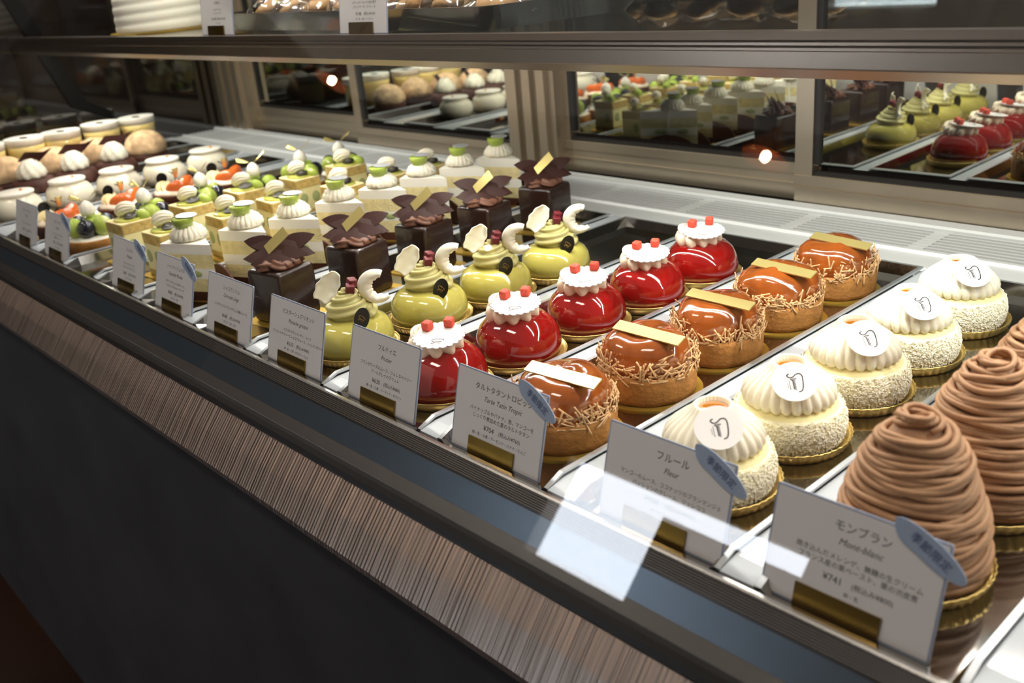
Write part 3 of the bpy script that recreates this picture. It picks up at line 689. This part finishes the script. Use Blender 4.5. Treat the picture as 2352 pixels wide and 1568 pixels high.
# ---------------------------------------------------------------- peach tart
def make_peach():
    t = thing('peach_tart'); board(t, .046)
    MB().lathe([(.037, .0015), (.0405, .003), (.0430, .021), (.0420, .0225), (.0395, .021), (.001, .020)], 64).build('tart_shell', 'chocside', t)
    MB().lathe([(.0395, .020), (.038, .0255), (.028, .030), (.001, .032)], 40, lambda a, r, z, q: (r, z+.0012*math.sin(5*a))).build('cream_filling', 'rosette', t)
    def wedge(u, v):
        a = PI*(u-.5); s = math.cos(a*.98)
        b = PI*v-PI*.0
        return (.021*math.sin(a), -.0105*s*math.cos(b), .0145*s*math.sin(b))
    for x, y, rz, z in ((.010, .012, 2.2, .033), (.020, -.006, 1.2, .031), (-.004, .022, 2.9, .031)):
        T = TR(x, y, z, .35, -.15, rz)
        w_ = MB().grid(wedge, 18, 12, .0, T=T)
        w_.add([T @ Vector(wedge(i/18, j)) for j in (0, 1) for i in range(19)], [(i, i+1, 20+i, 19+i) for i in range(18)], 1)
        w_.build('peach_wedge', ['redskin', 'orange'], t)
    for x, y, rz in ((-.020, -.012, .3), (-.010, -.020, .9), (.003, -.018, 1.4)):
        MB().prism(circ(.0115, 28), 0, .006, T=TR(x, y, .0300, .9, .2, rz), bev=.001).build('banana_slice', 'banana', t)
    MB().prism(circ(.0100, 32), 0, .001, T=TR(-.0165, -.0165, .0455, 1.2, 0, .75)).build('black_disc', 'blackchoc', t)
    tw = MB(); pts = [(-.014+.034*u, .004-.010*u, .052-.016*u+.002*math.sin(9*u)) for u in [i/16 for i in range(17)]]
    tw.tube(pts, .0009, 6).tube([(-.014, .004, .052), (-.017, .006, .055), (-.015, .010, .057)], .0011, 6).tube([(-.010, .003, .0505), (-.009, -.002, .054), (-.012, -.005, .056)], .0010, 6)
    tw.build('vanilla_twig', 'shard', t)
    MB().grid(lambda u, v: (.004+.010*u*.4, .012*(v-.5)*(.4+.6*u), .046+.017*u), 8, 3, .0006).build('gold_flag', 'barw', t)
    return t
row(make_peach(), [(-1.232, .000), (-1.245, .107), (-1.250, .205), (-1.243, .295)], 'peach tart with orange wedges, black disc and twig, %s', 'tart', 'peach tarts', jit=.15)

# ---------------------------------------------------------------- pudding jar
def make_jar():
    t = thing('pudding_jar')
    MB().lathe([(.026, 0), (.031, .001), (.0385, .008), (.0410, .017), (.0405, .027), (.0375, .035), (.0325, .0405), (.0285, .0430), (.0270, .0460), (.001, .0462)], 56).build('jar_body', 'jarglass', t)
    MB().lathe([(.0265, .0455), (.0305, .0460), (.0315, .0475), (.0315, .0500), (.0295, .0514), (.001, .0516)], 48).build('white_lid', 'white', t)
    MB().ell((0, 0, 0), (.0035, .0028, .0022), 12, 8, T=TR(.004, .010, .0525)).build('orange_dot', 'orange', t)
    return t
row(make_jar(), [(-1.420, -.010), (-1.435, .084), (-1.436, .175), (-1.438, .265), (-1.450, .360)], 'round white pudding jar with flat white lid, %s', 'pudding', 'white pudding jars')

# ---------------------------------------------------------------- cream puffs
def lumpy(seed, amp):
    q = [random.Random(seed+i).uniform(0, 6.28) for i in range(4)]
    return lambda a, r, z, t: (r*(1+amp*math.sin(3*a+q[0]+6*t)+amp*.7*math.sin(5*a+q[1]-9*t)), z*(1+amp*.5*math.sin(4*a+q[2])))
def make_cpuff():
    t = thing('chocolate_cream_puff')
    MB().lathe([(.026, .0), (.036, .004), (.0415, .014), (.041, .025), (.035, .034), (.020, .038), (.001, .038)], 48, lumpy(5, .03)).build('chocolate_choux', 'dpuff', t)
    k, tw = 9, 2.0
    sm = lambda a, r, z, q: (r*(.85+.20*abs(math.sin((k*a+tw*2*PI*q)/2))), z)
    MB().lathe([(.016, .036), (.0260, .038), (.0275, .044), (.0255, .053), (.0205, .061), (.0140, .068), (.007, .072), (.001, .0725)], 144, sm).build('cream_swirl', 'cream', t)
    s = MB()
    for i in range(26):
        a = random.uniform(0, 6.28); r = random.uniform(0, .017)
        s.box((0, 0, 0), (.0060, .0012, .0006), T=TR(r*math.cos(a), r*math.sin(a), .0725-.45*r+.001, random.uniform(-1, 1), random.uniform(-.6, .6), a*3))
    o = s.build('chocolate_shavings', 'shard', t); o['kind'] = 'stuff'
    T = TR(-.012, .014, .076, 0, 0, .75) @ Matrix.Rotation(1.15, 4, 'X')
    MB().prism([(-.036, -.011), (.012, -.013), (.040, .013), (.020, .006), (-.020, .007)], 0, .0009, T=T).build('chocolate_leaf', 'shard', t)
    return t
row(make_cpuff(), [(-1.615, -.020), (-1.612, .078), (-1.612, .160), (-1.628, .246)], 'dark chocolate cream puff with cream swirl, %s', 'cream puff', 'chocolate cream puffs')
def make_puff():
    t = thing('cream_puff')
    MB().lathe([(.030, 0), (.039, .004), (.0425, .014), (.0410, .022), (.001, .023)], 48, lumpy(9, .02)).build('choux_base', 'dpuff', t)
    MB().lathe([(.036, .020), (.0435, .026), (.0445, .036), (.0405, .048), (.033, .058), (.022, .0655), (.010, .069), (.001, .0695)], 56, lumpy(13, .03)).build('sugared_top', 'puff', t)
    return t
row(make_puff(), [(-1.728, .060), (-1.735, .156), (-1.748, .250), (-1.730, .354)], 'plain tan sugared cream puff before the custard glasses, %s', 'cream puff', 'tan cream puffs', jit=1.5)
def make_verr():
    t = thing('custard_glass')
    MB().lathe([(.030, 0), (.033, .0015), (.0375, .060), (.0388, .0710), (.001, .0710)], 48).build('custard_cup', 'custard', t)
    MB().lathe([(.0389, .0705), (.0400, .0850), (.0395, .0862), (.037, .0850), (.001, .0850)], 48).build('white_foam', 'whitecream', t)
    MB().prism([(x*1.3, y*.8) for x, y in circ(.010, 24)], .0850, .0858).build('dark_oval', 'blackchoc', t)
    return t
row(make_verr(), [(-1.838, .062), (-1.838, .142), (-1.832, .217), (-1.850, .309), (-1.860, .396)], 'tall glass of yellow custard with white foam, %s', 'dessert glass', 'custard glasses')

# ---------------------------------------------------------------- price cards
def price_card(loc, lines, label, season=False, w_=.100, h=.0655, lean=15.5, rz=0.0, group='price cards'):
    t = thing('price_card', loc, rz)
    T = Matrix.Rotation(math.radians(90-lean), 4, 'X')
    MB().prism(rrect(w_, h, .0012, 2), -.0006, .0006, off=(0, h/2), T=T).build('laminate_sheet', 'cardedge', t)
    pp = MB().box((0, h/2, .00072), (w_-.0026, h-.0026, .0002), T=T).build('paper_front', 'card', t)
    MB().box((0, h/2, -.00072), (w_-.0026, h-.0026, .0002), T=T).build('paper_back', 'card', t)
    tm = MB(); text_mesh(tm, [(tx, s*h, x*w_, y*h, sh, 0) for tx, s, x, y, sh in lines], T @ TR(0, 0, .0009)); tm.build('printed_text', 'ink', pp)
    hd = MB().box((-.003, .0068, .0016), (.051, .0136, .0010), T=T, bev=0)
    hd.box((-.003, .020, .0006), (.051, .042, .0010)).box((-.003, .0078, -.0016), (.051, .0156, .0008), T=T)
    o = hd.build('brass_holder', 'brass', t); o['label'] = 'brass card holder'
    if season:
        a = math.radians(-27)
        S = T @ TR(.0395, .0590, .0014, 0, 0, a)
        poly = []
        for i in range(40):
            q = 2*PI*i/40; x, y = .0225*math.cos(q), .0066*math.sin(q)
            if 3.5 < q < 4.5: y -= .0016*math.sin((q-3.5)*PI)
            poly.append((x, y))
        st = MB().prism(poly, 0, .0006, T=S).build('season_tag', 'tag', t); st['label'] = 'blue-grey leaf-shaped tag'
        m2 = MB(); text_mesh(m2, [('季節限定', .0062, .001, -.0022, 0, 0)], S @ TR(0, 0, .0008)); m2.build('tag_text', 'bluink', st)
    return tag(t, label, 'price card', group)
def L5(title, latin, d1, d2, price, al, ts=.105, ds=.075, x=.04):
    l = [(title, ts*.92, x, .79, 0), (latin, .085, x, .665, .32)]
    if d1: l.append((d1, ds*.84, x, .525 if d2 else .49, 0))
    if d2: l.append((d2, ds*.84, x, .450, 0))
    a, b = price
    l += [(a, .088, x-.12, .325, 0), (b, .064, x+.11, .333, 0)]
    if al: l.append((al, .046, x, .245, 0))
    return l
CY = -.0640
CARDS = [
 (.165, L5('モンブラン', 'Mont-blanc', '焼き込んだメレンゲ、無糖の生クリーム', 'フランス産の栗ペースト、栗の渋皮煮', ('¥741', '(税込み¥800)'), '卵・乳', .11, .074), 'white price card for the mont blanc with blue-grey tag, right front corner', True),
 (.0375, L5('フルール', 'Fleur', 'マンゴーのムース、ココナッツのブランマンジェ', 'パッションのクレーム、ジュレココ', ('¥704', '(税込み¥760)'), '卵・乳・ゼラチン', .11, .066), 'white Fleur price card with blue-grey tag before the coconut cakes', True),
 (-.1205, L5('タルトタタントロピック', 'Tarte Tatin Tropic', 'パイナップルやバナナ、杏、マンゴーを', 'じっくり煮詰めた夏のタルトタタン', ('¥704', '(税込み¥760)'), '卵・乳・小麦・アーモンド・バナナ・りんご', .096, .072), 'white Tarte Tatin Tropic price card with blue-grey tag', True),
 (-.2682, L5('フルティエ', 'Frutier', 'フランボワーズのムース、ジュレタイベリー', 'アールグレイのブリュレ', ('¥630', '(税込み¥680)'), '卵・乳・小麦・アーモンド・ゼラチン', .09, .068), 'white Frutier price card before the red domes', False),
 (-.4130, L5('ピスターシュグリオット', 'Pistache griotte', 'ピスタチオのシャンティ、ムース', 'グリオットチェリーとショコラのムース、ジュレグリオット', ('¥630', '(税込み¥680)'), '卵・乳・小麦・ゼラチン・りんご', .088, .062), 'white pistachio cake price card before the green cakes', False),
 (-.5494, L5('ショコランジュ', 'Chocolat Linge', 'ミルクチョコとブラックチョコの軽いムース', '', ('¥648', '(税込み¥700)'), '卵・乳・小麦・大豆', .088, .066), 'white chocolate cake price card before the chocolate cubes', False),
 (-.6861, L5('シャンティミュスカ', 'Chantilly Muscat', '白ワインのジュレと生クリーム', 'マスカットのショートケーキ', ('¥685', '(税込み¥740)'), '卵・乳・小麦', .088, .066), 'price card with blue tag before the white cream slices', True),
 (-.8216, L5('ミュスカ', 'Muscat', 'マスカットのムースと', 'ヨーグルトのクリーム', ('¥685', '(税込み¥740)'), '卵・乳・小麦', .088, .066), 'price card with blue tag before the yellow block cakes', True),
 (-1.085, L5('タルトレザン', 'Raisin', 'ぶどうとカスタードのタルト', '季節のフルーツ', ('¥741', '(税込み¥800)'), '卵・乳・小麦', .088, .066), 'price card with blue tag left of the grape tart', True),
 (-1.2244, L5('タルトペッシュ', 'Pêche', '桃とカスタードのタルト', '', ('¥741', '(税込み¥800)'), '卵・乳・小麦', .088, .066), 'small price card before the orange peach tart', False),
 (-1.425, L5('プリン', 'Pudding', 'なめらかなプリン', '', ('¥463', '(税込み¥500)'), '卵・乳', .088, .066), 'price card with blue tag cut by the left photo edge', True)]
for x, ln, lb, se in CARDS: price_card((x, CY, .0), ln, lb, se)
price_card((-1.0058, .2165, .2805), L5('シフォンケーキ', 'Chiffon', 'ふんわりとした', 'シフォンケーキ', ('¥1,481', '(税込み¥1,600)'), '卵・小麦', .088, .066), 'price card on the upper shelf beside the white ribbed cake', True, lean=8)
price_card((-.6287, .2165, .2805), L5('焼き菓子', 'Demi-sec', 'バターとアーモンドの焼き菓子', 'パウンドケーキ・マドレーヌ', ('¥148', '(税込み¥160)'), '卵・乳・小麦・アーモンド', .088, .066), 'price card on the upper shelf before the wrapped cookies', False, lean=8)

# ---------------------------------------------------------------- upper shelf goods
SZ = .2802
t = tag(thing('ribbed_cake', (-1.43, .325, SZ)), 'large white ribbed cake on a gold board, upper shelf', 'cake')
board(t, .098, m='goldcard')
pr = []
for i in range(49):
    z = .0015+.135*i/48; r = .0855-.020*(i/48)**2.2+.0016*abs(math.sin(PI*i/48*8))
    pr.append((r, z))
MB().lathe(pr+[(.030, .137), (.001, .137)], 64, lambda a, r, z, q: (r, z+.004*math.sin(a+.6)*min(1, z/.02))).build('ribbed_cream', 'ribcake', t)

ct = thing('cookie_tray', (-.757, .372, SZ), math.radians(-4.5)); tag(ct, 'shallow black tray of wrapped cookies on the upper shelf', 'tray')
o1, o2 = rrect(.72, .250, .02, 4), rrect(.68, .215, .02, 4); n = len(o1)
v = [(x, y, 0) for x, y in o2]+[(x, y, .026) for x, y in o1]+[(x*.985, y*.96, .026) for x, y in o1]+[(x*.98, y*.95, .003) for x, y in o2]; f = []
for i in range(3):
    for k in range(n): f.append((i*n+k, i*n+(k+1) % n, (i+1)*n+(k+1) % n, (i+1)*n+k))
f += [tuple(range(n-1, -1, -1)), tuple(3*n+k for k in range(n))]
MB().add(v, f, 0, False).build('tray_body', 'blacktray', ct)
R_ = random.Random(3)
def make_cookie(seed):
    q = random.Random(seed); ph = [q.uniform(0, 6.28) for _ in range(6)]
    t = thing('wrapped_cookie')
    MB().lathe([(.001, 0), (.025, 0), (.030, .004), (.031, .009), (.028, .014), (.017, .018), (.001, .019)], 36, lumpy(seed, .03)).build('cookie', 'cookie', t)
    def fn(u, v):
        x, y = (u-.5)*.098, (v-.5)*.078
        e = max(0, 1-(2*u-1)**4)*max(0, 1-(2*v-1)**4)
        wv = .0035*math.sin(70*x+ph[0]+30*y)+.003*math.sin(110*y-50*x+ph[1])+.002*math.sin(190*x+90*y+ph[2])
        return (x, y, .004+.019*e**.6+wv*(1.1-.5*e))
    MB().grid(fn, 40, 32).grid(lambda u, v: fn(u, v)[:2]+(-.002+.25*(fn(u, v)[2]-.004)-.006*max(0, 1-(2*u-1)**4)*max(0, 1-(2*v-1)**4),), 20, 16).build('clear_wrapper', 'film', t)
    return t
ck = [make_cookie(60+i) for i in range(3)]; used = set(); n = 0
WORDS = ['leftmost', 'second from left', 'third from left', 'fourth from left', 'fifth from left', 'sixth from left', 'seventh from left', 'rightmost']
ca, sa = math.cos(math.radians(-4.5)), math.sin(math.radians(-4.5))
for rowk, (yy, zz) in enumerate(((-.050, .022), (.045, .036))):
    for i in range(8):
        src = ck[n % 3]; o = src if n % 3 not in used else dup(src); used.add(n % 3); n += 1
        x = -.295+.084*i+R_.uniform(-.006, .006)
        o.location = (-.757+x*ca-yy*sa, .372+x*sa+yy*ca, SZ+zz)
        o.rotation_euler = (R_.uniform(-.1, .1)+.30, R_.uniform(-.15, .15)-.25, R_.uniform(-.6, .6))
        tag(o, 'clear-wrapped cookie in the %s row of the black tray, %s' % (('front', 'back')[rowk], WORDS[i]), 'cookie', 'wrapped cookies on the black tray')

# ---------------------------------------------------------------- the shop around it
def pendant(x, y, z, label):
    t = tag(thing('pendant_lamp', (x, y, z)), label, 'lamp', 'copper pendant lamps')
    MB().lathe([(.020, .16), (.032, .155), (.045, .12), (.085, .06), (.115, .0), (.112, .0), (.082, .058), (.042, .115), (.020, .15)], 40, cap0=False, cap1=False).build('copper_shade', 'copper', t)
    MB().ell((0, 0, .012), (.020, .020, .028), 16, 10).build('light_bulb', 'bulb', t)
    MB().tube([(0, 0, .155), (0, 0, .9)], .004, 8).build('hanging_cord', 'black', t)
for (x, y, z), s, lb in (((-1.62, -2.26, 1.60), .8, 'copper pendant lamp nearest the display window, mirrored above the door rail'), ((-4.46, -2.10, 1.72), .9, 'copper pendant lamp far left, mirrored as an orange oval'),
                         ((-3.33, -2.75, 1.20), .5, 'low copper pendant lamp, mirrored over the green cakes')):
    pendant(x, y, z, lb); bpy.context.view_layer.objects.active = None
    o = [q for q in sc.objects if q.get('label') == lb][0]; o.scale = (s, s, s)

for lx, ly in ((-.1, -.72), (-1.7, -.72)):  # unseen panels added overhead to brighten the cards and case front
    t = tag(thing('overhead_fill', (lx, ly, 2.0)), 'added overhead fill panel out of view, %s' % {-.1: 'right end', -1.7: 'left end'}[lx], 'lamp', 'added overhead fill panels')
    MB().box((0, 0, .03), (.9, .30, .04)).build('fill_housing', 'card', t); MB().box((0, 0, .005), (.86, .26, .008)).build('diffuser', 'panel', t)
